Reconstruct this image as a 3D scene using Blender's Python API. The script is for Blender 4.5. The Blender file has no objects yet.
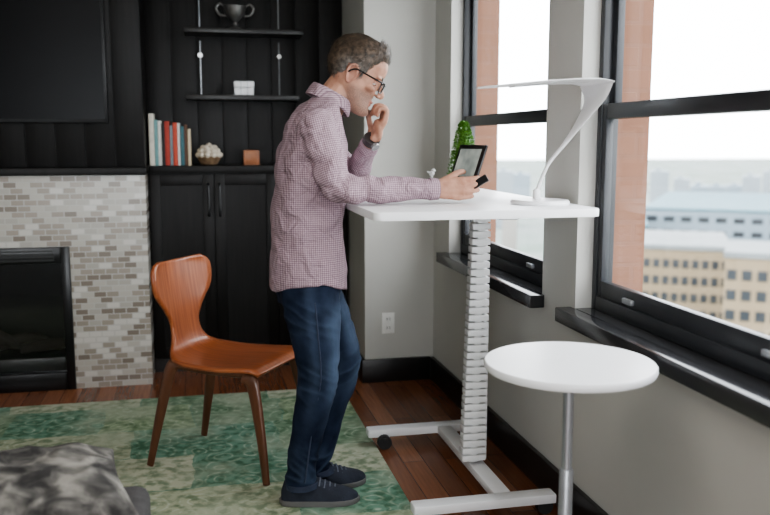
import bpy, bmesh, math, random
from mathutils import Vector, Matrix, noise
from math import sin, cos, pi, radians
random.seed(7)
COL = bpy.context.scene.collection
V = Vector
# ------------------------------------------------------------------ camera survey
FPX = 850.0
A = radians(12.5); P = radians(7.83)
CAM = V((0, 0, 1.33))
FWD = V((sin(A)*cos(P), cos(A)*cos(P), -sin(P)))
RGT = V((cos(A), -sin(A), 0))
UPV = RGT.cross(FWD)
def ray(px, py): return FWD + RGT*((px-385)/FPX) + UPV*((257.5-py)/FPX)
def atY(px, py, Y):
    d = ray(px, py); return CAM + d*(Y/d.y)
def ext(px, py, t): return CAM + ray(px, py)*t
cd = bpy.data.cameras.new('camera'); cam = bpy.data.objects.new('camera', cd); COL.objects.link(cam)
cd.sensor_width = 36; cd.lens = 36*FPX/770; cd.clip_end = 5000
m = Matrix((RGT, UPV, -FWD)).transposed().to_4x4(); m.translation = CAM
cam.matrix_world = m
cd.dof.use_dof = True; cd.dof.focus_distance = 3.05; cd.dof.aperture_fstop = 2.2
bpy.context.scene.camera = cam
vs = bpy.context.scene.view_settings
vs.view_transform = 'AgX'; vs.look = 'AgX - Medium High Contrast'
# ------------------------------------------------------------------ materials
def nt(name):
    M = bpy.data.materials.new(name); M.use_nodes = True
    n = M.node_tree.nodes; l = M.node_tree.links
    return M, n, l, n['Principled BSDF']
def ramp(n, stops, const=False):
    r = n.new('ShaderNodeValToRGB'); e = r.color_ramp.elements
    if const: r.color_ramp.interpolation = 'CONSTANT'
    while len(e) < len(stops): e.new(0.5)
    for i, (p, c) in enumerate(stops):
        e[i].position = p; e[i].color = (c[0], c[1], c[2], 1)
    return r
def mat(name, c1, c2=None, rough=.5, metal=0, scale=8, bump=0, bscale=None, stretch=(1, 1, 1), spec=.5, coat=0, sheen=0):
    M, n, l, b = nt(name)
    if c2 is None: c2 = tuple(min(1, x*1.18+.004) for x in c1)
    tc = n.new('ShaderNodeTexCoord'); mp = n.new('ShaderNodeMapping'); mp.inputs['Scale'].default_value = stretch
    l.new(tc.outputs['Object'], mp.inputs['Vector'])
    no = n.new('ShaderNodeTexNoise'); no.inputs['Scale'].default_value = scale; no.inputs['Detail'].default_value = 4
    l.new(mp.outputs[0], no.inputs['Vector'])
    r = ramp(n, [(.3, c1), (.7, c2)]); l.new(no.outputs['Fac'], r.inputs[0]); l.new(r.outputs[0], b.inputs['Base Color'])
    b.inputs['Roughness'].default_value = rough; b.inputs['Metallic'].default_value = metal
    b.inputs['Specular IOR Level'].default_value = spec; b.inputs['Coat Weight'].default_value = coat
    if sheen: b.inputs['Sheen Weight'].default_value = sheen
    if bump:
        n2 = n.new('ShaderNodeTexNoise'); n2.inputs['Scale'].default_value = bscale or scale*6; n2.inputs['Detail'].default_value = 3
        l.new(mp.outputs[0], n2.inputs['Vector'])
        bp = n.new('ShaderNodeBump'); bp.inputs['Strength'].default_value = bump; bp.inputs['Distance'].default_value = .01
        l.new(n2.outputs['Fac'], bp.inputs['Height']); l.new(bp.outputs[0], b.inputs['Normal'])
    return M
def brickmat(name, axes, bw, rh, mortar, stops, mcol, rough=.4, offset=.5, bump=.3, grain=0, const=True, spec=.5):
    M, n, l, b = nt(name)
    tc = n.new('ShaderNodeTexCoord'); sp = n.new('ShaderNodeSeparateXYZ'); cb = n.new('ShaderNodeCombineXYZ')
    l.new(tc.outputs['Object'], sp.inputs[0])
    for i, a in enumerate(axes):
        if a == 'S':
            ad = n.new('ShaderNodeMath'); ad.operation = 'ADD'; l.new(sp.outputs['X'], ad.inputs[0]); l.new(sp.outputs['Y'], ad.inputs[1]); l.new(ad.outputs[0], cb.inputs[i])
        else: l.new(sp.outputs[a], cb.inputs[i])
    br = n.new('ShaderNodeTexBrick'); br.offset = offset
    br.inputs['Color1'].default_value = (0, 0, 0, 1); br.inputs['Color2'].default_value = (1, 1, 1, 1); br.inputs['Mortar'].default_value = (0, 0, 0, 1)
    br.inputs['Scale'].default_value = 1; br.inputs['Brick Width'].default_value = bw; br.inputs['Row Height'].default_value = rh
    br.inputs['Mortar Size'].default_value = mortar; br.inputs['Mortar Smooth'].default_value = .1
    l.new(cb.outputs[0], br.inputs['Vector'])
    r = ramp(n, stops, const); l.new(br.outputs['Color'], r.inputs[0])
    col = r.outputs[0]
    if grain:
        mp = n.new('ShaderNodeMapping'); mp.inputs['Scale'].default_value = (2.5, 40, 1); l.new(cb.outputs[0], mp.inputs['Vector'])
        no = n.new('ShaderNodeTexNoise'); no.inputs['Scale'].default_value = 2; no.inputs['Detail'].default_value = 5; l.new(mp.outputs[0], no.inputs['Vector'])
        mg = n.new('ShaderNodeMix'); mg.data_type = 'RGBA'; mg.blend_type = 'MULTIPLY'; mg.inputs[0].default_value = grain
        l.new(col, mg.inputs[6]); l.new(no.outputs['Fac'], mg.inputs[7]); col = mg.outputs[2]
    mx = n.new('ShaderNodeMix'); mx.data_type = 'RGBA'; l.new(br.outputs['Fac'], mx.inputs[0]); l.new(col, mx.inputs[6]); mx.inputs[7].default_value = (*mcol, 1)
    l.new(mx.outputs[2], b.inputs['Base Color'])
    b.inputs['Roughness'].default_value = rough; b.inputs['Specular IOR Level'].default_value = spec
    if bump:
        bp = n.new('ShaderNodeBump'); bp.invert = True; bp.inputs['Strength'].default_value = bump; bp.inputs['Distance'].default_value = .004
        l.new(br.outputs['Fac'], bp.inputs['Height']); l.new(bp.outputs[0], b.inputs['Normal'])
    return M

M_wall = mat('wall_paint', (.46, .45, .42), (.49, .48, .45), .75, scale=3, bump=.05, bscale=200)
M_ceil = mat('ceiling_paint', (.75, .75, .73), rough=.8)
M_black = mat('black_stained_wood', (.0045, .0041, .0040), (.011, .0095, .0092), .45, scale=5, stretch=(14, 14, .8), bump=.12, spec=.3)
M_base = mat('baseboard_black', (.008, .007, .007), (.013, .011, .011), .35)
M_winf = mat('window_frame_black', (.02, .022, .026), (.03, .032, .036), .4)
M_sill = mat('sill_black', (.03, .03, .032), (.045, .045, .048), .16, scale=3)
M_floor = brickmat('wood_floor', ('Y', 'X'), 1.1, .09, .0015, [(0, (.24, .088, .04)), (.35, (.34, .13, .062)), (.65, (.28, .104, .048)), (.85, (.40, .165, .082))], (.04, .016, .01), rough=.26, bump=.15, grain=.6)
M_tile = brickmat('mosaic_tile', ('X', 'Z'), .065, .031, .0026,
                  [(0, (.31, .275, .235)), (.2, (.45, .42, .38)), (.4, (.225, .19, .16)), (.55, (.56, .535, .50)), (.72, (.33, .29, .25)), (.86, (.40, .375, .34))], (.47, .455, .43), rough=.25)
M_brick = brickmat('exterior_brick', ('S', 'Z'), .22, .075, .008, [(0, (.18, .088, .055)), (.5, (.19, .094, .060))], (.185, .096, .064), rough=.9)
M_white = mat('white_laminate', (.80, .80, .81), (.82, .82, .83), .35)
M_whitemetal = mat('white_powder_metal', (.72, .72, .73), (.76, .76, .77), .4)
M_plastic = mat('white_plastic', (.70, .70, .70), (.76, .76, .76), .45)
M_rubber = mat('black_rubber', (.012, .012, .013), rough=.6)
M_steel = mat('grey_steel', (.36, .37, .39), (.42, .43, .45), .35, metal=.6)
M_silver = mat('silver', (.55, .55, .54), (.65, .65, .64), .25, metal=.9)
M_pewter = mat('pewter', (.17, .165, .16), (.28, .27, .26), .42, metal=.8, scale=20)
M_tv = mat('tv_screen', (.002, .002, .003), (.003, .003, .004), .3, spec=.15)
M_tvb = mat('tv_bezel', (.008, .008, .009), rough=.35)
M_fire = mat('firebox_metal', (.006, .006, .007), (.009, .009, .01), .3)
M_log = mat('charred_log', (.012, .010, .009), (.026, .021, .018), .9, bump=.5)
def woodmat(name, c1, c2, rough, stretch, scale=3, coat=.3):
    return mat(name, c1, c2, rough, scale=scale, stretch=stretch, bump=.03, coat=coat)
M_cherry = woodmat('cherry_plywood', (.25, .068, .026), (.42, .135, .052), .32, (1.2, 26, 1.2), 3.5, .2)
M_leg = woodmat('dark_walnut', (.09, .034, .016), (.145, .058, .03), .35, (10, 10, 1.5))
M_skin, n, l, b = nt('skin')
at_ = n.new('ShaderNodeAttribute'); at_.attribute_name = 'tint'; sc = n.new('ShaderNodeSeparateColor'); l.new(at_.outputs['Color'], sc.inputs[0])
tc = n.new('ShaderNodeTexCoord'); no = n.new('ShaderNodeTexNoise'); no.inputs['Scale'].default_value = 32; no.inputs['Detail'].default_value = 5; l.new(tc.outputs['Object'], no.inputs['Vector'])
r = ramp(n, [(.32, (.35, .175, .118)), (.68, (.49, .28, .20))]); l.new(no.outputs['Fac'], r.inputs[0])
ns = n.new('ShaderNodeTexNoise'); ns.inputs['Scale'].default_value = 420; l.new(tc.outputs['Object'], ns.inputs['Vector'])
rs = ramp(n, [(.40, (.5, .5, .5)), (.6, (1, 1, 1))]); l.new(ns.outputs['Fac'], rs.inputs[0])
ms = n.new('ShaderNodeMath'); ms.operation = 'MULTIPLY'; l.new(sc.outputs[0], ms.inputs[0]); l.new(rs.outputs[0], ms.inputs[1])
mx = n.new('ShaderNodeMix'); mx.data_type = 'RGBA'; l.new(ms.outputs[0], mx.inputs[0]); l.new(r.outputs[0], mx.inputs[6]); mx.inputs[7].default_value = (.15, .105, .088, 1)
mx2 = n.new('ShaderNodeMix'); mx2.data_type = 'RGBA'; l.new(sc.outputs[1], mx2.inputs[0]); l.new(mx.outputs[2], mx2.inputs[6]); mx2.inputs[7].default_value = (.34, .135, .105, 1)
l.new(mx2.outputs[2], b.inputs['Base Color']); b.inputs['Roughness'].default_value = .55; b.inputs['Specular IOR Level'].default_value = .35; b.inputs['Subsurface Weight'].default_value = .05; b.inputs['Subsurface Radius'].default_value = (.008, .003, .002)
# hair: greyer at the temples (stored on the hair itself)
M_hair, n, l, b = nt('hair_brown')
at_ = n.new('ShaderNodeAttribute'); at_.attribute_name = 'grey'
tc = n.new('ShaderNodeTexCoord'); no = n.new('ShaderNodeTexNoise'); no.inputs['Scale'].default_value = 75; l.new(tc.outputs['Object'], no.inputs['Vector'])
r = ramp(n, [(.3, (.022, .015, .010)), (.7, (.12, .083, .056))]); l.new(no.outputs['Fac'], r.inputs[0])
r2 = ramp(n, [(.3, (.055, .048, .042)), (.7, (.21, .19, .172))]); l.new(no.outputs['Fac'], r2.inputs[0])
mx = n.new('ShaderNodeMix'); mx.data_type = 'RGBA'; l.new(at_.outputs['Fac'], mx.inputs[0]); l.new(r.outputs[0], mx.inputs[6]); l.new(r2.outputs[0], mx.inputs[7])
l.new(mx.outputs[2], b.inputs['Base Color']); b.inputs['Roughness'].default_value = .55
M_glassf = mat('glasses_black', (.01, .009, .009), rough=.25)
M_eye = mat('eye_white', (.5, .47, .44), rough=.2)
M_iris = mat('iris', (.05, .035, .025), rough=.2)
# checked shirt: weave coordinates are stored on the cloth itself
M_shirt, n, l, b = nt('checked_cotton')
tc = n.new('ShaderNodeTexCoord'); at_ = n.new('ShaderNodeAttribute'); at_.attribute_name = 'weave'
sp = n.new('ShaderNodeSeparateXYZ'); l.new(at_.outputs['Vector'], sp.inputs[0])
def mth(op, a, bb=None):
    q = n.new('ShaderNodeMath'); q.operation = op
    for i, x in enumerate((a, bb)):
        if x is None: continue
        if isinstance(x, (int, float)): q.inputs[i].default_value = x
        else: l.new(x, q.inputs[i])
    return q.outputs[0]
def stripe(coord, period, width): return mth('LESS_THAN', mth('FRACT', mth('ADD', mth('DIVIDE', coord, period), 50.)), width)
s1 = stripe(sp.outputs['X'], .0072, .38); s2 = stripe(sp.outputs['Y'], .0072, .38)
sm = mth('MULTIPLY', mth('ADD', s1, s2), .5)
r = ramp(n, [(0, (.43, .325, .36)), (.5, (.28, .195, .228)), (1, (.17, .105, .138))]); l.new(sm, r.inputs[0]); l.new(r.outputs[0], b.inputs['Base Color'])
b.inputs['Roughness'].default_value = .85; b.inputs['Specular IOR Level'].default_value = .2
no = n.new('ShaderNodeTexNoise'); no.inputs['Scale'].default_value = 18; no.inputs['Detail'].default_value = 3; no.inputs['Distortion'].default_value = .8; l.new(tc.outputs['Object'], no.inputs['Vector'])
bp = n.new('ShaderNodeBump'); bp.inputs['Strength'].default_value = .75; bp.inputs['Distance'].default_value = .035; l.new(no.outputs['Fac'], bp.inputs['Height']); l.new(bp.outputs[0], b.inputs['Normal'])
# denim: faded on the thighs and knees (stored on the cloth)
M_jeans, n, l, b = nt('indigo_denim')
at_ = n.new('ShaderNodeAttribute'); at_.attribute_name = 'fade'
tc = n.new('ShaderNodeTexCoord'); no = n.new('ShaderNodeTexNoise'); no.inputs['Scale'].default_value = 14; no.inputs['Detail'].default_value = 5; l.new(tc.outputs['Object'], no.inputs['Vector'])
rj = ramp(n, [(.3, (.005, .008, .019)), (.72, (.018, .027, .053))]); l.new(no.outputs['Fac'], rj.inputs[0])
mx = n.new('ShaderNodeMix'); mx.data_type = 'RGBA'; l.new(at_.outputs['Fac'], mx.inputs[0]); l.new(rj.outputs[0], mx.inputs[6]); mx.inputs[7].default_value = (.085, .12, .185, 1)
l.new(mx.outputs[2], b.inputs['Base Color']); b.inputs['Roughness'].default_value = .85; b.inputs['Specular IOR Level'].default_value = .15
bp = n.new('ShaderNodeBump'); bp.inputs['Strength'].default_value = .5; bp.inputs['Distance'].default_value = .012; l.new(no.outputs['Fac'], bp.inputs['Height']); l.new(bp.outputs[0], b.inputs['Normal'])
M_denim2 = mat('denim_seam', (.02, .027, .05), (.034, .044, .078), .85, scale=30)
M_shoe = mat('navy_suede', (.010, .013, .024), (.022, .028, .045), .8, scale=20, bump=.2)
M_sole = mat('grey_sole', (.11, .105, .105), (.15, .145, .14), .6)
M_lace = mat('shoe_lace', (.11, .12, .15), rough=.8)
M_watch = mat('watch_band', (.05, .045, .045), (.08, .07, .07), .35, metal=.3)
M_watchf = mat('watch_face', (.3, .3, .3), rough=.2, metal=.5)
# rug
M_rug, n, l, b = nt('patchwork_rug')
tc = n.new('ShaderNodeTexCoord')
nw = n.new('ShaderNodeTexNoise'); nw.inputs['Scale'].default_value = 5; nw.inputs['Detail'].default_value = 5; l.new(tc.outputs['Object'], nw.inputs['Vector'])
wv = n.new('ShaderNodeVectorMath'); wv.operation = 'MULTIPLY_ADD'; wv.inputs[1].default_value = (.09, .09, 0); l.new(nw.outputs['Color'], wv.inputs[0]); l.new(tc.outputs['Object'], wv.inputs[2])
br = n.new('ShaderNodeTexBrick'); br.offset = .41; br.squash = 1.5; br.squash_frequency = 2
br.inputs['Color1'].default_value = (0, 0, 0, 1); br.inputs['Color2'].default_value = (1, 1, 1, 1); br.inputs['Mortar'].default_value = (.5, .5, .5, 1)
br.inputs['Scale'].default_value = 1; br.inputs['Brick Width'].default_value = .42; br.inputs['Row Height'].default_value = .36; br.inputs['Mortar Size'].default_value = .004
l.new(wv.outputs[0], br.inputs['Vector'])
r = ramp(n, [(0, (.21, .30, .20)), (.18, (.41, .43, .31)), (.36, (.17, .30, .22)), (.52, (.48, .49, .37)), (.68, (.29, .36, .23)), (.84, (.36, .40, .28))], True); l.new(br.outputs['Color'], r.inputs[0])
# ornament: rings and lattice, shifted from panel to panel
ps_ = n.new('ShaderNodeVectorMath'); ps_.operation = 'MULTIPLY_ADD'; ps_.inputs[1].default_value = (3, 2, 0); l.new(br.outputs['Color'], ps_.inputs[0]); l.new(wv.outputs[0], ps_.inputs[2])
vo = n.new('ShaderNodeTexVoronoi'); vo.inputs['Scale'].default_value = 7.5; vo.inputs['Randomness'].default_value = .4; l.new(ps_.outputs[0], vo.inputs['Vector'])
rv = ramp(n, [(.06, (1, 1, 1)), (.12, (0, 0, 0)), (.24, (0, 0, 0)), (.28, (1, 1, 1)), (.33, (0, 0, 0)), (.46, (0, 0, 0)), (.52, (.8, .8, .8)), (.58, (0, 0, 0))]); l.new(vo.outputs['Distance'], rv.inputs[0])
n3 = n.new('ShaderNodeTexNoise'); n3.inputs['Scale'].default_value = 13; n3.inputs['Detail'].default_value = 7; l.new(tc.outputs['Object'], n3.inputs['Vector'])
r3 = ramp(n, [(.40, (0, 0, 0)), (.56, (1, 1, 1))]); l.new(n3.outputs['Fac'], r3.inputs[0])
mm = n.new('ShaderNodeMix'); mm.data_type = 'RGBA'; mm.blend_type = 'MULTIPLY'; mm.inputs[0].default_value = .8; l.new(rv.outputs[0], mm.inputs[6]); l.new(r3.outputs[0], mm.inputs[7])
sf = n.new('ShaderNodeMath'); sf.operation = 'MULTIPLY'; sf.inputs[1].default_value = .6; l.new(mm.outputs[2], sf.inputs[0])
mc = n.new('ShaderNodeMix'); mc.data_type = 'RGBA'; l.new(sf.outputs[0], mc.inputs[0]); l.new(r.outputs[0], mc.inputs[6]); mc.inputs[7].default_value = (.62, .64, .52, 1)
n4 = n.new('ShaderNodeTexNoise'); n4.inputs['Scale'].default_value = 24; n4.inputs['Detail'].default_value = 8; l.new(tc.outputs['Object'], n4.inputs['Vector'])
rd = ramp(n, [(.38, (.30, .42, .33)), (.58, (1, 1, 1))]); l.new(n4.outputs['Fac'], rd.inputs[0])
md = n.new('ShaderNodeMix'); md.data_type = 'RGBA'; md.blend_type = 'MULTIPLY'; md.inputs[0].default_value = .8; l.new(mc.outputs[2], md.inputs[6]); l.new(rd.outputs[0], md.inputs[7])
n5 = n.new('ShaderNodeTexNoise'); n5.inputs['Scale'].default_value = 3.2; n5.inputs['Detail'].default_value = 6; l.new(tc.outputs['Object'], n5.inputs['Vector'])
r5 = ramp(n, [(.46, (0, 0, 0)), (.66, (.7, .7, .7))]); l.new(n5.outputs['Fac'], r5.inputs[0])
mo = n.new('ShaderNodeMix'); mo.data_type = 'RGBA'; l.new(r5.outputs[0], mo.inputs[0]); l.new(md.outputs[2], mo.inputs[6]); mo.inputs[7].default_value = (.42, .45, .34, 1)
l.new(mo.outputs[2], b.inputs['Base Color']); b.inputs['Roughness'].default_value = .95; b.inputs['Specular IOR Level'].default_value = .1
M_sofa = mat('grey_upholstery', (.06, .056, .056), (.085, .08, .08), .95, scale=40, bump=.3, bscale=300)
# throw pillow: dark motifs over grey weave
M_fur, n, l, b = nt('patterned_weave')
tc = n.new('ShaderNodeTexCoord'); vo = n.new('ShaderNodeTexVoronoi'); vo.inputs['Scale'].default_value = 20; l.new(tc.outputs['Object'], vo.inputs['Vector'])
no = n.new('ShaderNodeTexNoise'); no.inputs['Scale'].default_value = 15; no.inputs['Detail'].default_value = 5; no.inputs['Distortion'].default_value = .6; l.new(tc.outputs['Object'], no.inputs['Vector'])
r = ramp(n, [(.36, (.024, .022, .021)), (.50, (.095, .089, .082)), (.66, (.25, .235, .21))]); l.new(no.outputs['Fac'], r.inputs[0])
r2 = ramp(n, [(.2, (.45, .45, .45)), (.5, (1, 1, 1))]); l.new(vo.outputs['Distance'], r2.inputs[0])
mx = n.new('ShaderNodeMix'); mx.data_type = 'RGBA'; mx.blend_type = 'MULTIPLY'; mx.inputs[0].default_value = .6; l.new(r.outputs[0], mx.inputs[6]); l.new(r2.outputs[0], mx.inputs[7]); l.new(mx.outputs[2], b.inputs['Base Color']); b.inputs['Roughness'].default_value = .95
M_leaf = mat('leaf_green', (.06, .17, .02), (.15, .32, .045), .55, scale=30)
M_stem = mat('stem_brown', (.08, .05, .03), rough=.8)
M_pot = mat('pot_white', (.6, .6, .58), rough=.4)
M_copper = mat('copper_glaze', (.24, .085, .03), (.36, .14, .06), .35, scale=15)
M_basket = mat('woven_brown', (.12, .07, .035), (.25, .16, .09), .8, scale=40, bump=.5)
M_cream = mat('cream_ceramic', (.55, .48, .39), (.68, .61, .51), .5)
M_page = mat('paper', (.7, .67, .6), rough=.9)
M_outlet = mat('outlet_white', (.72, .71, .68), rough=.4)
M_slot = mat('slot_dark', (.03, .03, .03), rough=.6)
M_screen, n, l, b = nt('tablet_screen')
tc = n.new('ShaderNodeTexCoord'); no = n.new('ShaderNodeTexNoise'); no.inputs['Scale'].default_value = 14; l.new(tc.outputs['Object'], no.inputs['Vector'])
r = ramp(n, [(.35, (.16, .19, .18)), (.65, (.34, .37, .34))]); l.new(no.outputs['Fac'], r.inputs[0]); l.new(r.outputs[0], b.inputs['Base Color']); b.inputs['Roughness'].default_value = .15
l.new(r.outputs[0], b.inputs['Emission Color']); b.inputs['Emission Strength'].default_value = .4
M_glass = bpy.data.materials.new('window_glass'); M_glass.use_nodes = True
n = M_glass.node_tree.nodes; l = M_glass.node_tree.links; n.clear()
o_ = n.new('ShaderNodeOutputMaterial'); t_ = n.new('ShaderNodeBsdfTransparent'); g_ = n.new('ShaderNodeBsdfGlossy'); g_.inputs['Roughness'].default_value = .02; x_ = n.new('ShaderNodeMixShader'); x_.inputs[0].default_value = .03
l.new(t_.outputs[0], x_.inputs[1]); l.new(g_.outputs[0], x_.inputs[2]); l.new(x_.outputs[0], o_.inputs[0])
# ------------------------------------------------------------------ mesh helpers
def finish(name, bm, mt, parent=None, sharp=38, recalc=True):
    if recalc: bmesh.ops.recalc_face_normals(bm, faces=bm.faces[:])
    me = bpy.data.meshes.new(name); bm.to_mesh(me); bm.free()
    me.polygons.foreach_set('use_smooth', [True]*len(me.polygons))
    if sharp: me.set_sharp_from_angle(angle=radians(sharp))
    me.materials.append(mt)
    o = bpy.data.objects.new(name, me); COL.objects.link(o)
    if parent:
        o.parent = parent
        if parent.type == 'EMPTY' and parent.get('_w'): o.matrix_parent_inverse = Matrix.Translation(-parent.location)
    return o
def tag(o, label=None, cat=None, group=None, kind=None):
    if label: o['label'] = label
    if cat: o['category'] = cat
    if group: o['group'] = group
    if kind: o['kind'] = kind
    return o
def thing(name, loc, label=None, cat=None, group=None, world=True, kind=None, rz=0):
    o = bpy.data.objects.new(name, None); COL.objects.link(o); o.location = loc; o.rotation_euler = (0, 0, rz); o.empty_display_size = .1
    if world: o['_w'] = 1
    return tag(o, label, cat, group, kind)
def BM(): return bmesh.new()
def box(bm, x0, x1, y0, y1, z0, z1, bev=0, M=None, seg=2):
    pts = [V((x, y, z)) for x in (x0, x1) for y in (y0, y1) for z in (z0, z1)]
    if M: pts = [M @ p for p in pts]
    v = [bm.verts.new(p) for p in pts]
    f = [bm.faces.new([v[i] for i in q]) for q in ((0, 1, 3, 2), (4, 6, 7, 5), (0, 4, 5, 1), (2, 3, 7, 6), (0, 2, 6, 4), (1, 5, 7, 3))]
    if bev:
        es = list({e for q in f for e in q.edges})
        bmesh.ops.bevel(bm, geom=es, offset=bev, segments=seg, affect='EDGES', profile=.5)
    return bm
def loft(bm, rings, cap=True, closed=False):
    R = [[bm.verts.new(p) for p in r] for r in rings]; k = len(R[0])
    N = len(R)
    for i in range(N if closed else N-1):
        a, c = R[i], R[(i+1) % N]
        for j in range(k): bm.faces.new((a[j], a[(j+1) % k], c[(j+1) % k], c[j]))
    if cap and not closed:
        bm.faces.new(R[0][::-1]); bm.faces.new(R[-1])
    return bm
def cat_rom(P_, sub):
    out = []
    n_ = len(P_)
    for i in range(n_-1):
        p0 = P_[max(i-1, 0)]; p1 = P_[i]; p2 = P_[i+1]; p3 = P_[min(i+2, n_-1)]
        for s in range(sub):
            t = s/sub
            out.append(.5*((2*p1)+(p2-p0)*t+(2*p0-5*p1+4*p2-p3)*t*t+(3*p1-p0-3*p2+p3)*t*t*t))
    out.append(P_[-1]); return out
def tube(bm, pts, rad, seg=12, sub=4, ref=None, closed=False, cap=True):
    pts = [V(p) for p in pts]
    if not isinstance(rad, (list, tuple)): rad = [rad]*len(pts)
    rr = [V((q[0], q[1], 0)) if isinstance(q, tuple) else V((q, q, 0)) for q in rad]
    if closed: pass
    elif sub > 1: pts = cat_rom(pts, sub); rr = cat_rom(rr, sub)
    rings = []; N = len(pts); prev = None
    for i, p in enumerate(pts):
        if closed: t = pts[(i+1) % N]-pts[i-1]
        else: t = pts[min(i+1, N-1)]-pts[max(i-1, 0)]
        t.normalize()
        if ref is not None: a = V(ref)
        elif prev is None: a = V((0, 0, 1)) if abs(t.z) < .9 else V((1, 0, 0))
        else: a = prev
        a = (a-t*a.dot(t)).normalized(); prev = a; b_ = t.cross(a)
        rings.append([p+a*rr[i].x*cos(2*pi*j/seg)+b_*rr[i].y*sin(2*pi*j/seg) for j in range(seg)])
    return loft(bm, rings, cap, closed)
def lathe(bm, prof, c, seg=32):
    c = V(c)
    rings = [[c+V((max(r_, 1e-4)*cos(2*pi*j/seg), max(r_, 1e-4)*sin(2*pi*j/seg), z)) for j in range(seg)] for r_, z in prof]
    return loft(bm, rings, True)
def ell(bm, c, r_, M=None, u=20, v=14):
    mt = Matrix.Translation(V(c)) @ Matrix.Diagonal((*r_, 1))
    if M: mt = M @ mt
    bmesh.ops.create_uvsphere(bm, u_segments=u, v_segments=v, radius=1, matrix=mt); return bm
def prism(bm, outline, z0, z1, bev=0):
    a = [bm.verts.new((x, y, z0)) for x, y in outline]; c = [bm.verts.new((x, y, z1)) for x, y in outline]; k = len(a)
    fs = [bm.faces.new(a[::-1]), bm.faces.new(c)]
    for j in range(k): bm.faces.new((a[j], a[(j+1) % k], c[(j+1) % k], c[j]))
    if bev: bmesh.ops.bevel(bm, geom=list({e for f in fs for e in f.edges}), offset=bev, segments=2, affect='EDGES', profile=.5)
    return bm
def rrect(x0, x1, y0, y1, r_, k=6):
    o = []
    for cx, cy, a0 in ((x1-r_, y1-r_, 0), (x0+r_, y1-r_, 90), (x0+r_, y0+r_, 180), (x1-r_, y0+r_, 270)):
        for i in range(k+1):
            a = radians(a0+90*i/k); o.append((cx+r_*cos(a), cy+r_*sin(a)))
    return o
def voxel(bm, size, it=2, fac=.5):
    bmesh.ops.recalc_face_normals(bm, faces=bm.faces[:])
    me = bpy.data.meshes.new('tmp'); bm.to_mesh(me); bm.free()
    o = bpy.data.objects.new('tmp', me); COL.objects.link(o)
    q = o.modifiers.new('r', 'REMESH'); q.mode = 'VOXEL'; q.voxel_size = size
    if it: s = o.modifiers.new('s', 'SMOOTH'); s.iterations = it; s.factor = fac
    dg = bpy.context.evaluated_depsgraph_get(); me2 = bpy.data.meshes.new_from_object(o.evaluated_get(dg))
    out = BM(); out.from_mesh(me2)
    bpy.data.objects.remove(o); bpy.data.meshes.remove(me); bpy.data.meshes.remove(me2)
    return out
def one(name, label, cat, mt, bm, group=None, kind=None, **k):
    return tag(finish(name, bm, mt, **k), label, cat, group, kind)
def struct(name, bm, mt, label, cat='wall', **k): return tag(finish(name, bm, mt, **k), label, cat, None, 'structure')
# ------------------------------------------------------------------ ROOM
XW = 1.275; YB = 4.50; YR = 5.17; YC = 4.76
XL = -2.6; YN = -2.6; ZC = 2.75
struct('floor', box(BM(), XL-.15, 1.53, YN-.15, 5.4, -.08, 0), M_floor, 'dark reddish wood plank floor', 'floor')
struct('ceiling', box(BM(), XL-.15, 1.53, YN-.15, 5.4, ZC, ZC+.1), M_ceil, 'plain white ceiling above the room', 'ceiling')
OPEN = [(-.1, 1.11), (1.475, 2.695), (2.985, 4.21)]; ZS = .702; ZT = 2.35
def pierced(x0, x1, z0, z1):
    bm = BM(); y = YN-.15
    for a, c in OPEN:
        box(bm, x0, x1, y, a, z0, z1); box(bm, x0, x1, a, c, z0, ZS); box(bm, x0, x1, a, c, ZT, z1); y = c
    box(bm, x0, x1, y, 5.4, z0, z1); return bm
struct('wall_right', pierced(XW, 1.40, 0, ZC), M_wall, 'greige painted window wall on the right')
struct('wall_exterior', pierced(1.40, 1.53, -.3, ZC+.2), M_brick, 'red brick outer face of the window wall')
struct('wall_back', box(BM(), .885, XW, YB, 5.4, 0, ZC), M_wall, 'greige wall section with the outlet beside the windows')
def planks(x0, x1, y, z0, z1, w=.147):
    bm = BM(); k = max(1, round((x1-x0)/w)); w = (x1-x0)/k
    box(bm, x0, x1, y+.012, y+.06, z0, z1)
    for i in range(k): box(bm, x0+i*w+.003, x0+(i+1)*w-.003, y, y+.012, z0, z1, .002)
    return bm
struct('wall_recess', planks(-.265, .885, YR, 0, ZC), M_black, 'black vertical plank wall behind the shelves')
bm = planks(-2.35, -.265, YC, 1.19, ZC); box(bm, -2.35, -.265, YC+.06, YR+.06, 1.19, ZC)
struct('wall_chimney', bm, M_black, 'black vertical plank wall above the tiled fireplace')
struct('wall_left', box(BM(), XL-.15, XL, YN-.15, 5.4, 0, ZC), M_wall, 'greige wall on the left side')
struct('wall_far', box(BM(), XL, .885, YR+.06, 5.4, 0, ZC), M_wall, 'greige wall behind the black panelling')
bm = BM(); box(bm, XL, -1.9, YN-.15, YN, 0, ZC); box(bm, .7, XW, YN-.15, YN, 0, ZC); box(bm, -1.9, .7, YN-.15, YN, 0, .4); box(bm, -1.9, .7, YN-.15, YN, 2.4, ZC)
struct('wall_rear', bm, M_wall, 'greige wall behind the viewer with a wide window')
struct('baseboard_right', box(BM(), XW-.02, XW, YN, YB-.02, 0, .13, .003), M_base, 'black baseboard under the windows', 'baseboard')
bm = BM(); box(bm, .865, XW-.02, YB-.02, YB, 0, .13, .003); box(bm, .865, .885, YB, 4.95, 0, .13, .003)
struct('baseboard_back', bm, M_base, 'black baseboard along the greige back wall', 'baseboard')
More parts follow.
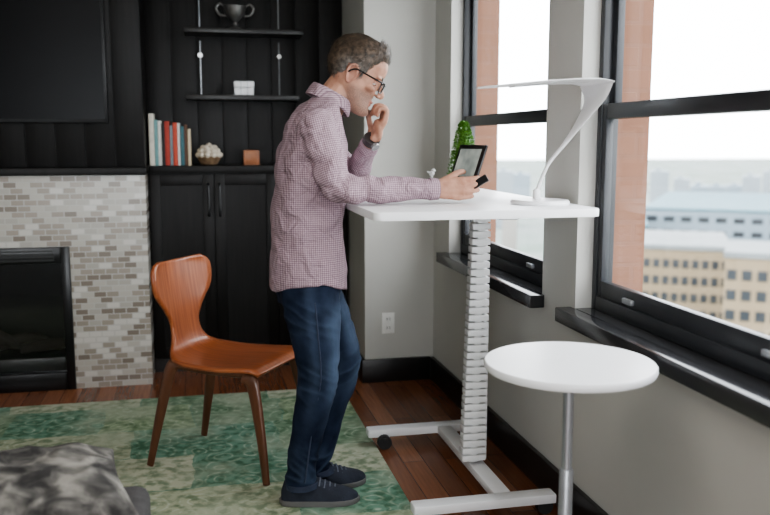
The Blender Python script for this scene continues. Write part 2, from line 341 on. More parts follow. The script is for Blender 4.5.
def window(i, y0, y1, label):
    w = thing(f'window_{i}', (1.36, (y0+y1)/2, ZS), label, 'window', kind='structure')
    bm = BM(); box(bm, 1.275, 1.40, y0+.001, y1-.001, ZS, .752); box(bm, 1.215, 1.275, y0-.025, y1+.035, ZS, .752, .004)
    finish('window_sill', bm, M_sill, w)
    bm = BM(); f = .03
    box(bm, 1.335, 1.398, y0, y0+f, .752, ZT, .003); box(bm, 1.335, 1.398, y1-f, y1, .752, ZT, .003)
    box(bm, 1.335, 1.398, y0+f, y1-f, .752, .80, .003); box(bm, 1.335, 1.398, y0+f, y1-f, ZT-.04, ZT, .003)
    finish('window_frame', bm, M_winf, w)
    for nm, xa, xb, za, zb, lo in (('lower_sash', 1.339, 1.366, .80, 1.452, .055), ('upper_sash', 1.368, 1.394, 1.402, ZT-.04, .05)):
        bm = BM(); a, c = y0+f+.001, y1-f-.001
        box(bm, xa, xb, a, a+.028, za, zb, .003); box(bm, xa, xb, c-.028, c, za, zb, .003)
        box(bm, xa, xb, a+.028, c-.028, za, za+lo, .003); box(bm, xa, xb, a+.028, c-.028, zb-.05, zb, .003)
        s = finish(nm, bm, M_winf, w)
        finish('pane', box(BM(), xa+.011, xa+.015, a+.028, c-.028, za+lo, zb-.05), M_glass, s)
        if nm == 'lower_sash':
            for q in (.2, .8):
                yy = a+(c-a)*q
                finish('sash_lift', box(BM(), xa-.014, xa, yy-.03, yy+.03, za+.012, za+.03, .003), M_steel, s)
    return w
window(1, *OPEN[2], 'black framed double-hung window nearest the back corner')
window(2, *OPEN[1], 'black framed double-hung window beside the round side table')
window(3, *OPEN[0], 'unseen black framed double-hung window nearest the viewer, added for side light')  # out-of-view window added to throw side light on the man's near side
w = thing('window_4', (-.6, YN, .4), 'wide black framed window behind the viewer', 'window', kind='structure')
bm = BM()
for a, c in ((-1.9, -1.85), (-.62, -.58), (.65, .7)): box(bm, a, c, YN-.12, YN-.06, .4, 2.4)
for a, c in ((.4, .45), (2.35, 2.4)): box(bm, -1.85, .65, YN-.12, YN-.06, a, c)
finish('window_frame', bm, M_winf, w)
# ------------------------------------------------------------------ FIREPLACE, MANTEL, TV
f = thing('fireplace', (-1.13, 4.72, 0), 'gas fireplace in a beige and taupe brick-mosaic tile surround', 'fireplace')
FX0, FX1, FZ = -1.60, -.664, .775
bm = BM(); box(bm, -2.35, FX0, 4.72, YR+.05, 0, 1.15); box(bm, FX1, -.265, 4.72, YR+.05, 0, 1.15); box(bm, FX0, FX1, 4.72, YR+.05, FZ, 1.15); box(bm, FX0, FX1, 5.12, YR+.05, 0, FZ)
finish('tile_surround', bm, M_tile, f)
bm = BM(); box(bm, FX0, FX0+.045, 4.705, 4.76, 0, FZ, .004); box(bm, FX1-.045, FX1, 4.705, 4.76, 0, FZ, .004); box(bm, FX0+.045, FX1-.045, 4.705, 4.76, FZ-.085, FZ, .004); box(bm, FX0+.045, FX1-.045, 4.705, 4.76, 0, .095, .004)
fr = finish('metal_frame', bm, M_fire, f)
bm = BM()
for k in range(4): box(bm, FX0+.08, FX1-.08, 4.701, 4.706, FZ-.072+k*.016, FZ-.064+k*.016)
finish('vent', bm, M_slot, fr)
finish('firebox', box(BM(), FX0, FX1, 5.06, 5.12, 0, FZ), M_fire, f)
finish('glass_front', box(BM(), FX0+.045, FX1-.045, 4.742, 4.748, .095, FZ-.085), M_glass, f)
bm = BM(); box(bm, FX0+.05, FX1-.05, 4.80, 5.05, 0, .16, .01); finish('burner_tray', bm, M_fire, f)
for k in range(5):
    x = FX1-.14-k*.15; y = 4.86+.05*(k % 2)
    bm = BM(); tube(bm, [(x-.16, y, .20), (x, y+.02, .215+.03*(k % 3)), (x+.11, y+.06, .21)], [.028, .034, .03], 10)
    finish('log', bm, M_log, f)
one('mantel_shelf', 'long black wooden mantel shelf above the mosaic tile', 'mantel', M_black, box(BM(), -2.37, -.255, 4.68, YC, 1.15, 1.19, .004))
tv = thing('television', (-1.06, 4.72, 1.42), 'black wall-mounted flat television on the black plank wall', 'television')
finish('casing', box(BM(), -1.68, -.438, 4.70, 4.735, 1.42, 2.13, .006), M_tvb, tv)
finish('screen', box(BM(), -1.665, -.453, 4.697, 4.701, 1.44, 2.115), M_tv, tv)
finish('wall_mount', box(BM(), -1.25, -.85, 4.735, YC, 1.62, 1.95), M_tvb, tv)
# ------------------------------------------------------------------ CABINET
c = thing('cabinet', (.3, 5.05, 0), 'tall black built-in cabinet with paneled doors beside the fireplace', 'cabinet')
CY = 4.95
finish('body', box(BM(), -.262, .862, CY+.022, YR-.03, 0, 1.148), M_black, c)
finish('kick_board', box(BM(), -.262, .862, CY+.01, CY+.022, 0, .08), M_base, c)
for i, (a, d) in enumerate(((-.258, .097), (.10, .455), (.458, .86))):
    bm = BM(); z0, z1 = .085, 1.14; s = .06
    box(bm, a, a+s, CY, CY+.022, z0, z1, .002); box(bm, d-s, d, CY, CY+.022, z0, z1, .002)
    box(bm, a+s, d-s, CY, CY+.022, z0, z0+s, .002); box(bm, a+s, d-s, CY, CY+.022, z1-s, z1, .002)
    box(bm, a+s, d-s, CY+.010, CY+.022, z0+s, z1-s)
    dr = finish('door', bm, M_black, c)
    hx = (d-.03) if i == 0 else (a+.03)
    finish('handle', tube(BM(), [(hx, CY, .905), (hx, CY-.028, .915), (hx, CY-.032, .995), (hx, CY-.028, 1.075), (hx, CY, 1.085)], .0065, 8), M_tvb, dr)
one('countertop', 'black wooden top of the built-in cabinet holding books and ornaments', 'countertop', M_black, box(BM(), -.255, .882, 4.92, YR, 1.15, 1.19, .003))
# books
bk = [(.026, .29, (.62, .58, .50), 'tall cream book, leftmost in the row on the cabinet'),
      (.017, .255, (.16, .30, .30), 'muted teal book beside the tall cream book'),
      (.019, .25, (.62, .60, .56), 'white book between the muted teal and slim black books'),
      (.013, .235, (.02, .02, .022), 'slim black book between the white and brick-red books'),
      (.024, .248, (.36, .05, .035), 'brick-red book to the right of the slim black book'),
      (.015, .225, (.20, .23, .25), 'slim slate grey book between the two red books'),
      (.022, .24, (.46, .075, .045), 'bright red book to the right of the slate grey book'),
      (.014, .238, (.6, .6, .58), 'slim white book to the right of the bright red book'),
      (.018, .22, (.05, .13, .15), 'navy teal book between the slim white and dark brown books'),
      (.016, .23, (.10, .05, .03), 'dark brown book second from the right end of the row'),
      (.016, .205, (.5, .42, .3), 'short tan book at the right end of the row')]
x = -.250
for w_, h_, c_, lb in bk:
    w_ *= 1.08
    t = thing('book', (x+w_/2, 5.06, 1.19), lb, 'book', 'books in a row on the cabinet top')
    mt = mat('book_cloth', c_, rough=.7, scale=40); d0 = 4.975+random.uniform(0, .012); d1 = d0+.155
    bm = BM(); box(bm, x, x+w_, d0, d0+.004, 1.19, 1.19+h_, .0012); box(bm, x, x+.003, d0+.004, d1, 1.19, 1.19+h_); box(bm, x+w_-.003, x+w_, d0+.004, d1, 1.19, 1.19+h_)
    finish('cover', bm, mt, t); finish('pages', box(BM(), x+.003, x+w_-.003, d0+.004, d1-.004, 1.193, 1.19+h_-.004), M_page, t)
    x += w_+.0012
# ornament: scalloped dome in bowl
t = thing('ornament', (.078, 5.04, 1.19), 'white scalloped ornament in a small brown bowl on the cabinet', 'ornament')
finish('bowl', lathe(BM(), [(.03, 0), (.045, .004), (.062, .03), (.068, .05), (.06, .05), (.04, .02), (.0, .012)], (.078, 5.04, 1.19)), M_basket, t)
bm = BM()
for ring_, (rr_, zz, k) in enumerate(((.062, .058, 11), (.05, .082, 9), (.032, .1, 6), (.0, .112, 1))):
    for j in range(k):
        a = 2*pi*(j+.5*(ring_ % 2))/k
        ell(bm, (.078+rr_*cos(a), 5.04+rr_*sin(a), 1.19+zz), (.018, .018, .016), None, 10, 8)
ell(bm, (.078, 5.04, 1.19+.07), (.055, .055, .04), None, 16, 10)
finish('scalloped_top', bm, M_cream, t)
t = thing('candle_holder', (.318, 5.04, 1.19), 'small square copper-brown candle holder on the cabinet top', 'candle holder')
bm = BM(); q = .045
box(bm, .318-q, .318+q, 5.04-q, 5.04+q, 1.19, 1.20, .002)
for a in ((-q, -q+.01, -q, q), (q-.01, q, -q, q), (-q+.01, q-.01, -q, -q+.01), (-q+.01, q-.01, q-.01, q)): box(bm, .318+a[0], .318+a[1], 5.04+a[2], 5.04+a[3], 1.20, 1.275, .002)
finish('holder', bm, M_copper, t)
finish('candle', lathe(BM(), [(.0, 0), (.03, 0), (.03, .05), (.004, .05), (.002, .062), (0, .062)], (.318, 5.04, 1.20), 20), M_cream, t)
# floating shelves
for (z, xr, lb) in ((1.93, .625, 'black floating shelf holding the pewter urn, upper of two'), (1.56, .60, 'black floating shelf holding the white box, lower of two')):
    t = thing('floating_shelf', (.29, YR, z), lb, 'shelf', 'black floating shelves')
    finish('board', box(BM(), -.04, xr, 4.98, YR, z, z+.028, .002), M_base, t)
    for X in (.045, .50):
        r_ = finish('hanging_rod', tube(BM(), [(X, YR-.012, z+.028), (X, YR-.012, z+.342)], .004, 8, 1), M_steel, t)
        bm = BM(); tube(bm, [(X, YR-.001, z+.26), (X, YR-.028, z+.26)], .014, 16, 1); finish('standoff', bm, M_silver, r_)
t = thing('urn', (.245, 5.06, 1.9585), 'dull pewter footed urn with curled handles on the upper shelf', 'urn')
finish('bowl', lathe(BM(), [(0, 0), (.042, 0), (.045, .008), (.018, .02), (.014, .04), (.03, .055), (.055, .085), (.062, .12), (.066, .13), (.058, .13), (.05, .09), (0, .07)], (.245, 5.06, 1.9585)), M_pewter, t)
for s in (-1, 1):
    finish('handle', tube(BM(), [(.245+s*.05, 5.06, 2.035), (.245+s*.085, 5.06, 2.04), (.245+s*.105, 5.06, 2.075), (.245+s*.085, 5.06, 2.10), (.245+s*.06, 5.06, 2.085)], [.006, .007, .007, .006, .004], 8), M_pewter, t)
t = thing('keepsake_box', (.285, 5.06, 1.5885), 'small white box with thin dark seams on the lower shelf', 'box')
finish('body', box(BM(), .23, .34, 5.02, 5.10, 1.5885, 1.632, .003), M_white, t)
finish('lid', box(BM(), .228, .342, 5.018, 5.102, 1.634, 1.668, .004), M_white, t)
bm = BM()
for xx in (.265, .303): box(bm, xx, xx+.003, 5.0165, 5.0205, 1.59, 1.666)
finish('seam', bm, M_steel, t)
# outlet
t = thing('electrical_outlet', (1.015, YB, .33), 'white electrical outlet low on the greige back wall', 'outlet')
finish('cover_plate', box(BM(), .98, 1.05, YB-.006, YB, .272, .388, .002), M_outlet, t)
for zz in (.305, .355):
    so = finish('socket', box(BM(), .998, 1.032, YB-.009, YB-.006, zz-.017, zz+.017, .002), M_outlet, t)
    bm = BM(); box(bm, 1.006, 1.009, YB-.0095, YB-.009, zz-.007, zz+.007); box(bm, 1.021, 1.024, YB-.0095, YB-.009, zz-.007, zz+.007); finish('slots', bm, M_slot, so)
# ------------------------------------------------------------------ RUG
one('area_rug', 'faded green patchwork rug with worn cream ornament under the chair', 'rug', M_rug, prism(BM(), rrect(-2.2, .735, 1.55, 4.42, .01, 2), 0.0005, .010, .003))
RZ = .0105
# ------------------------------------------------------------------ CHAIR
ch = thing('side_chair', (.124, 3.466, RZ+.003), 'cherry plywood side chair with hourglass back and dark walnut legs', 'chair', world=False, rz=radians(-34.2))
prof = [(-.266, .828, .184, .026), (-.260, .775, .202, .030), (-.250, .70, .192, .026), (-.240, .635, .134, .014), (-.232, .57, .094, .006), (-.220, .505, .105, .006), (-.198, .460, .150, .006), (-.145, .440, .19, .004), (-.05, .432, .205, .004), (.07, .434, .215, .003), (.16, .442, .212, .001), (.205, .440, .20, 0), (.230, .424, .185, 0)]
ps = cat_rom([V(p[:3]) for p in prof], 4); pc = cat_rom([V((p[3], 0, 0)) for p in prof], 4)
bm = BM(); G = []; K = 14
for i, p in enumerate(ps):
    tg = (ps[min(i+1, len(ps)-1)]-ps[max(i-1, 0)]); t2 = V((tg.x, 0, tg.y)).normalized(); nn = V((-t2.z, 0, t2.x))   # towards sitter
    row = []
    endf = 1.0
    if i < 4: endf = [.80, .93, .98, 1][i]
    for j in range(K+1):
        s = -1+2*j/K
        row.append(bm.verts.new(V((p.x, s*p.z*endf, p.y))+nn*pc[i].x*s*s))
    G.append(row)
for i in range(len(G)-1):
    for j in range(K): bm.faces.new((G[i][j], G[i][j+1], G[i+1][j+1], G[i+1][j]))
sh = finish('seat_shell', bm, M_cherry, ch, sharp=0)
so = sh.modifiers.new('thick', 'SOLIDIFY'); so.thickness = .014; so.offset = 0
for s in (-1, 1):
    bm = BM()
    tube(bm, [(-.17, s*.15, .426), (-.195, s*.158, .392), (-.238, s*.178, .2), (-.280, s*.195, 0)], [(.030, .013), (.028, .012), (.022, .011), (.015, .010)], 12, 4, ref=(1, 0, 0)); finish('leg', bm, M_leg, ch)
    bm = BM()
    tube(bm, [(.16, s*.17, .416), (.198, s*.176, .386), (.236, s*.187, .2), (.262, s*.195, 0)], [(.030, .013), (.028, .012), (.022, .011), (.015, .010)], 12, 4, ref=(1, 0, 0)); finish('leg', bm, M_leg, ch)
    finish('side_rail', tube(BM(), [(-.18, s*.152, .420), (0, s*.165, .415), (.175, s*.172, .420)], [(.014, .012)]*3, 10, 4, ref=(0, 0, 1)), M_leg, ch)
# ------------------------------------------------------------------ DESK
DZ = 1.115
d = thing('standing_desk', (1.03, 3.12, 0), 'white height-adjustable standing desk by the windows', 'desk')
finish('desktop', prism(BM(), rrect(.520, 1.262, 2.495, 3.75, .025), DZ-.026, DZ, .004), M_white, d)
bm = BM(); box(bm, .70, 1.16, 3.09, 3.15, DZ-.06, DZ-.026, .004); box(bm, 1.015, 1.085, 2.75, 3.5, DZ-.055, DZ-.026, .004); finish('top_bracket', bm, M_whitemetal, d)
bm = BM(); box(bm, 1.03, 1.10, 3.085, 3.155, .07, .62, .006); finish('lower_column', bm, M_whitemetal, d)
bm = BM(); box(bm, 1.037, 1.093, 3.092, 3.148, .55, DZ-.055, .006); finish('upper_column', bm, M_whitemetal, d)
N = 33
for i in range(N):
    z = .095+i*(DZ-.06-.095)/N; k = i/N; hw = .047-.013*k
    cx = 1.022+.022*k; cy = 3.035+.01*k
    bm = BM(); box(bm, cx-hw, cx+hw, cy-.024, cy+.024, z+.002, z+.0245, .002); box(bm, cx-.014, cx+.014, cy-.018, cy+.012, z-.004, z+.006, .002)
    finish('spine_segment', bm, M_plastic, d)
for yy in (2.72, 3.52):
    finish('foot_bar', box(BM(), .70, 1.225, yy-.032, yy+.032, .045, .08, .006), M_whitemetal, d)
    for xx in (.768, 1.19):
        yo = yy-.045 if (yy > 3 and xx < 1) else yy
        bm = BM(); tube(bm, [(xx, yo-.016, .030), (xx, yo+.016, .030)], .030, 16, 1); cs = finish('caster', bm, M_rubber, d)
        finish('fork', box(BM(), xx-.012, xx+.012, yo-.02, yy+.02, .034, .052, .002), M_rubber, cs)
finish('cross_beam', box(BM(), 1.01, 1.075, 2.752, 3.488, .046, .079, .005), M_whitemetal, d)
# ------------------------------------------------------------------ ROUND SIDE TABLE
TX, TY = .951, 2.033
t = thing('side_table', (TX, TY, 0), 'round white pedestal side table on a grey steel stem', 'table')
finish('tabletop', lathe(BM(), [(0, .728), (.212, .728), (.222, .732), (.225, .738), (.225, .748), (.222, .752), (0, .752)], (TX, TY, 0), 64), M_white, t)
finish('mounting_plate', lathe(BM(), [(0, .718), (.06, .718), (.06, .728), (0, .728)], (TX, TY, 0)), M_steel, t)
finish('upper_stem', lathe(BM(), [(0, .42), (.014, .42), (.014, .718), (0, .718)], (TX, TY, 0), 24), M_steel, t)
finish('lower_stem', lathe(BM(), [(0, .016), (.019, .016), (.019, .45), (.016, .456), (0, .456)], (TX, TY, 0), 24), M_steel, t)
finish('base', lathe(BM(), [(0, 0), (.19, 0), (.19, .008), (.06, .016), (0, .016)], (TX, TY, 0), 48), M_steel, t)
# ------------------------------------------------------------------ LAMP
LP = V((1.145, 2.72, DZ))
t = thing('desk_lamp', LP, 'white folded-ribbon LED desk lamp with round base on the desk', 'lamp')
finish('base', lathe(BM(), [(0, 0), (.095, 0), (.1, .004), (.1, .010), (.094, .016), (0, .018)], LP, 48), M_white, t)
finish('joint', lathe(BM(), [(0, .016), (.014, .016), (.013, .045), (.009, .05), (0, .05)], LP+V((0, .03, 0)), 20), M_white, t)
def ribbon(bm, st, seg=14):
    cs = cat_rom([V(s[0]) for s in st], 5); ws = cat_rom([V(s[1]) for s in st], 5); tk = cat_rom([V((s[2], 0, 0)) for s in st], 5)
    rings = []
    for i, c_ in enumerate(cs):
        tg = (cs[min(i+1, len(cs)-1)]-cs[max(i-1, 0)]).normalized(); w_ = ws[i]; nn = tg.cross(w_).normalized()
        rings.append([c_+w_*(abs(cos(a))**.7*(1 if cos(a) > 0 else -1))+nn*tk[i].x*sin(a) for a in [2*pi*j/seg for j in range(seg)]])
    return loft(bm, rings)
fold = V((1.230, 2.50, 1.510))
R1 = [(LP+V((0, .03, .04)), (0, .006, 0), .006), (atY(541, 180, 2.74), (0, .007, 0), .006), (atY(549, 163, 2.70), (0, .008, 0), .006), (atY(566, 142, 2.62), (0, .014, 0), .006), (atY(584, 117, 2.55), (.004, .05, 0), .006), (atY(595, 99, 2.515), (.004, .085, 0), .006), (fold+V((0, 0, -.006)), (0, .115, 0), .007)]
finish('arm', ribbon(BM(), R1), M_white, t)
R2 = [(fold+V((.006, 0, -.004)), (0, .115, 0), .006), (V((1.19, 2.52, 1.515)), (.0, .105, 0), .007), (V((1.10, 2.575, 1.514)), (0, .07, 0), .006), (V((1.0, 2.635, 1.507)), (0, .035, 0), .005), (V((.906, 2.69, 1.500)), (0, .004, 0), .003)]
hd = finish('lamp_head', ribbon(BM(), R2), M_white, t)
R3 = [(p+V((0, 0, -.006)), V(w_)*.55, .002) for p, w_, k in R2[1:4]]
finish('light_panel', ribbon(BM(), [(V(a), b_, c_) for a, b_, c_ in R3]), M_plastic, hd)
# ------------------------------------------------------------------ TABLET + PHONE
e1 = V((.25, -.968, 0)).normalized(); back = V((.968, .25, 0)).normalized()
e2 = (V((0, 0, 1))*cos(radians(20))+back*sin(radians(20))).normalized(); e3 = e2.cross(e1).normalized()
if e3.dot(back) > 0: e3 = -e3     # e3 points to the reader
C0 = V((.913, 2.868, 1.183))
TM = Matrix((e1, e2, e3)).transposed().to_4x4(); TM.translation = C0
t = thing('tablet', C0, 'black tablet with a pale screen held upright in the man\'s near hand', 'tablet')
finish('casing', box(BM(), -.085, .085, 0, .140, -.006, .004, .003, TM), M_tvb, t)
finish('screen', box(BM(), -.070, .066, .022, .124, .004, .0048, 0, TM), M_screen, t)
ph = V((.946, 2.774, 1.190)); pa = V((.80, -.30, .52)).normalized(); pn = V((-.35, -.85, .35)); pn = (pn-pa*pn.dot(pa)).normalized(); pb = pn.cross(pa)
PM = Matrix((pa, pb, pn)).transposed().to_4x4(); PM.translation = ph
t = thing('phone', ph, 'small dark phone sticking out in front of the man\'s near hand', 'phone')
finish('casing', box(BM(), -.031, .031, -.014, .014, -.0035, .003, .002, PM), M_tvb, t)
finish('screen', box(BM(), -.027, .027, -.011, .011, .003, .0034, 0, PM), M_tv, t)
# ------------------------------------------------------------------ TOPIARY, FIGURINE
TP = V((1.072, 3.35, DZ))
t = thing('potted_topiary', TP, 'small cone-shaped green topiary plant behind the tablet', 'plant')
finish('pot', lathe(BM(), [(0, 0), (.032, 0), (.042, .065), (.045, .07), (.04, .07), (.038, .06), (0, .058)], TP), M_pot, t)
finish('stem', tube(BM(), [TP+V((0, 0, .055)), TP+V((0, 0, .27))], .004, 8, 1), M_stem, t)
bm = BM()
for i in range(1800):
    k = random.random(); z = .075+.215*k; rad_ = (.056*(1-k)**.65+.005)*random.uniform(.82, 1.02); a = random.uniform(0, 2*pi)
    p = TP+V((rad_*cos(a), rad_*sin(a), z)); out = V((cos(a), sin(a), random.uniform(.0, .9))).normalized(); sd = out.cross(V((0, 0, 1))).normalized()
    sd = (sd+V((0, 0, random.uniform(-.6, .6)))).normalized(); L = random.uniform(.009, .015); w_ = L*.4
    q = [p, p+out*L*.5+sd*w_, p+out*L, p+out*L*.5-sd*w_]
    bm.faces.new([bm.verts.new(x_) for x_ in q])
lathe(bm, [(.0, .08), (.048, .08), (.036, .16), (.018, .24), (0, .285)], TP, 12)
finish('foliage', bm, M_leaf, t, sharp=0, recalc=False)
FP = V((.957, 3.42, DZ))
t = thing('figurine', FP, 'tiny white figurine showing above the man\'s forearm', 'figurine')
finish('stand', lathe(BM(), [(0, 0), (.018, 0), (.018, .006), (.005, .012), (.004, .072), (0, .072)], FP, 16), M_plastic, t)
bm = BM(); ell(bm, FP+V((0, 0, .08)), (.012, .009, .010)); ell(bm, FP+V((.007, 0, .092)), (.008, .007, .008)); tube(bm, [FP+V((-.008, 0, .082)), FP+V((-.02, 0, .088))], [.005, .002], 8, 1); tube(bm, [FP+V((.012, 0, .092)), FP+V((.02, 0, .091))], [.003, .0006], 8, 1)
finish('bird_body', bm, M_plastic, t)
# ------------------------------------------------------------------ PERSON
YP = 3.02
pr = thing('person', (.42, YP, 0), 'man in a checked plum shirt, dark jeans and glasses standing with hand at mouth', 'person')
def ring(z, xb, xf, hw, n_=36, p=2.5, zside=0, yc=YP):
    out = []; xc = (xb+xf)/2; rx = (xf-xb)/2
    for j in range(n_):
        a = 2*pi*j/n_; ca, sa = cos(a), sin(a)
        x_ = xc+rx*abs(ca)**(2/p)*(1 if ca > 0 else -1); y_ = yc+hw*abs(sa)**(2/p)*(1 if sa > 0 else -1)
        out.append(V((x_, y_, z+zside*sa*sa*(1 if ca < 0 else 1-.35*ca))))
    return out
TR = [(.796, .246, .524, .186), (.88, .248, .520, .181), (.976, .260, .510, .170), (1.07, .264, .506, .168), (1.15, .267, .510, .178), (1.235, .276, .522, .190), (1.32, .292, .524, .198), (1.385, .316, .514, .194), (1.425, .340, .505, .165), (1.458, .372, .505, .115), (1.48, .402, .505, .078), (1.492, .418, .502, .060)]
def torso_rings(sh, z0=-1):
    return [ring(z, xb+sh, xf-sh, max(hw-sh, .03), p=2.3, zside=(.045 if (z < .82 and not sh) else 0)) for z, xb, xf, hw in TR if z > z0]
SR = V((.398, 2.848, 1.388)); ER = V((.450, 2.795, 1.170)); WR = V((.80, 2.80, 1.166))
SL = V((.415, 3.192, 1.388)); EL = V((.585, 3.205, 1.175)); WL = V((.622, 3.035, 1.330))
HM = Matrix.Translation((.567, YP, 1.559)) @ Matrix.Rotation(radians(-12), 4, 'Z') @ Matrix.Rotation(radians(26), 4, 'Y') @ Matrix.Scale(1.03, 4)
def hp(x_, y_, z_): return HM @ V((x_, y_, z_))
HipR = V((.385, 2.925, .86)); KnR = V((.408, 2.94, .49)); AnR = V((.342, 2.970, .088))
HipL = V((.405, 3.115, .86)); KnL = V((.522, 3.10, .51)); AnL = V((.420, 3.092, .088))
bm = BM()
loft(bm, torso_rings(.022, .9))
for S_, E_, W_ in ((SR, ER, WR), (SL, EL, WL)):
    tube(bm, [S_, S_.lerp(E_, .5), E_], [.044, .038, .031], 14, 3)
    tube(bm, [E_, E_.lerp(W_, .3), E_.lerp(W_, .8), W_], [.030, .030, .026, .025], 14, 3); ell(bm, E_, (.031,)*3)
# pelvis + legs under the jeans
loft(bm, [ring(z, xb, xf, hw) for z, xb, xf, hw in ((.80, .29, .48, .135), (.90, .29, .478, .14), (.98, .29, .48, .14))])
for a, k, n_ in ((HipR, KnR, AnR), (HipL, KnL, AnL)):
    tube(bm, [a, a.lerp(k, .5), k, k.lerp(n_, .35), n_], [.072, .064, .048, .044, .032], 16, 3)
    tube(bm, [n_+V((-.02, 0, -.03)), n_+V((.06, 0, -.035)), n_+V((.12, 0, -.05))], [.026, .028, .018], 12, 3)
# neck
tube(bm, [(.445, YP, 1.42), (.484, YP, 1.48), hp(-.030, 0, -.050), hp(-.024, 0, 0)], [.060, .056, .053, .05], 18, 4)
# head: horizontal sections from chin to crown, then features
HR = [(-.121, .035, .068, .016), (-.116, .02, .082, .028), (-.104, -.005, .089, .039), (-.088, -.025, .087, .048), (-.070, -.045, .083, .056), (-.052, -.066, .083, .062), (-.032, -.082, .083, .066), (-.010, -.096, .083, .070), (.012, -.106, .082, .073), (.032, -.110, .090, .075), (.058, -.111, .090, .077), (.084, -.104, .079, .072), (.104, -.086, .056, .059), (.117, -.056, .026, .039), (.122, -.034, .002, .016)]
hv = cat_rom([V((a, b_, c_)) for a, b_, c_, d_ in HR], 3); hw_ = cat_rom([V((d_, 0, 0)) for *_, d_ in HR], 3)
rings = []
for q, ww in zip(hv, hw_):
    z_, xb, xf = q; xm = xb+.46*(xf-xb); rg = []
    for j in range(40):
        a = 2*pi*j/40; ca, sa = cos(a), sin(a); e_ = 2/2.25
        rg.append(hp(xm+((xf-xm) if ca > 0 else (xm-xb))*abs(ca)**e_*(1 if ca > 0 else -1), ww.x*abs(sa)**e_*(1 if sa > 0 else -1), z_))
    rings.append(rg)
loft(bm, rings)
def he(c_, r_): ell(bm, c_, r_, HM, 20, 14)
for s in (-1, 1):
    he((.073, s*.027, .023), (.013, .024, .007)); he((.058, s*.042, -.022), (.022, .018, .013))
    he((.095, s*.0105, -.033), (.009, .008, .0065))
    q = HM @ Matrix.Translation((-.012, s*.072, -.006)) @ Matrix.Rotation(s*radians(14), 4, 'Z') @ Matrix.Rotation(radians(10), 4, 'Y')
    ell(bm, (.002, 0, -.002), (.016, .005, .026), q)
    out = [(.012, 0, -.006), (.014, s*.003, .012), (.008, s*.005, .027), (-.006, s*.006, .031), (-.018, s*.007, .020), (-.019, s*.007, .002), (-.010, s*.005, -.018), (-.001, s*.003, -.030), (.006, 0, -.026)]
    tube(bm, [q @ V(p) for p in out], [.0035, .004, .0045, .005, .0052, .005, .0048, .0055, .004], 10, 3)
tube(bm, [hp(.080, 0, .014), hp(.094, 0, -.008), hp(.107, 0, -.026), hp(.100, 0, -.035)], [.0088, .009, .0108, .008], 12, 4)
he((.083, 0, -.061), (.0085, .021, .005)); he((.080, 0, -.071), (.0085, .018, .0055))
# right hand (holding tablet)
def finger(pts, r0, r1):
    k = len(pts); tube(bm, pts, [r0+(r1-r0)*i/(k-1) for i in range(k)], 12, 4); ell(bm, pts[-1], (r1,)*3, None, 10, 8)
for i, (mx_, my_, mz_, L) in enumerate(((.892, 2.783, 1.199, 1.0), (.897, 2.779, 1.178, 1.06), (.892, 2.779, 1.157, 1.0), (.882, 2.784, 1.137, .82))):
    mcp = V((mx_, my_, mz_)); pip = mcp+V((.046, .002, .004))*L; dip = pip+V((.010, .026, .002))*L; tip = dip+V((-.004, .026, 0))*L
    tube(bm, [WR+V((-.005, 0, (1.5-i)*.012)), mcp], [(.013), .0112], 12, 3); finger([mcp, pip, dip, tip], .0093, .0070)
ell(bm, (.85, 2.795, 1.167), (.045, .016, .036))
tube(bm, [WR+V((.005, .006, .012)), (.838, 2.797, 1.200)], [.016, .014], 12, 3); finger([(.838, 2.797, 1.200), (.872, 2.806, 1.218), (.898, 2.824, 1.224), (.911, 2.842, 1.222)], .0118, .0085)
# left hand (loose fist at the mouth and chin)
for i, (yy, L) in enumerate(((3.056, 1.05), (3.035, 1.12), (3.014, 1.05), (2.993, .88))):
    mcp = V((.664, yy, 1.396+.006*L)); pip = mcp+V((.006, 0, .040))*L; dip = pip+V((-.028, 0, .006))*L; tip = dip+V((-.010, .001, -.024))*L
    tube(bm, [WL+V((.002, (1.5-i)*.012, 0)), mcp], [.0135, .0120], 12, 3); finger([mcp, pip, dip, tip], .0104, .0082)
ell(bm, (.643, 3.025, 1.366), (.019, .040, .042))
tube(bm, [WL+V((0, .015, .005)), (.630, 3.066, 1.370)], [.016, .014], 12, 3); finger([(.630, 3.066, 1.370), (.624, 3.072, 1.395), (.618, 3.068, 1.42), (.613, 3.062, 1.436)], .012, .009)
bm = voxel(bm, .0034, 2, .5)
IH = HM.inverted()
SC = [((.090, 0, -.108), .014, (.003, 0, 0)), ((.090, 0, -.084), .008, (-.004, 0, 0)), ((.09, 0, -.049), .005, (-.0015, 0, 0))]
for s in (-1, 1): SC += [((.074, s*.034, .000), .014, (-.009, 0, 0)), ((.062, s*.052, -.052), .022, (-.003, -s*.006, 0)), ((.072, s*.026, -.05), .010, (-.003, 0, 0)), ((.03, s*.07, .045), .022, (0, -s*.003, 0)), ((.080, s*.024, -.040), .006, (-.002, -s*.001, 0))]
for k in range(-4, 5): SC.append(((.089, k*.0045, -.0662), .0035, (-.0022, 0, 0)))
for v in bm.verts:
    if v.co.z < 1.40 or v.co.x < .45 or abs(v.co.y-YP) > .12: continue
    q = IH @ v.co; d_ = V((0, 0, 0))
    if q.z < -.13 or q.x > .12: continue
    for c_, r_, dv in SC:
        k = (q-V(c_)).length_squared/(r_*r_)
        if k < 6: d_ += V(dv)*math.exp(-k)
    v.co = HM @ (q+d_)
body = finish('body', bm, M_skin, pr, sharp=0)
me = body.data; ca_ = me.color_attributes.new('tint', 'FLOAT_COLOR', 'POINT')
def sst(a, b_, x_): x_ = min(1, max(0, (x_-a)/(b_-a))); return x_*x_*(3-2*x_)
buf = []
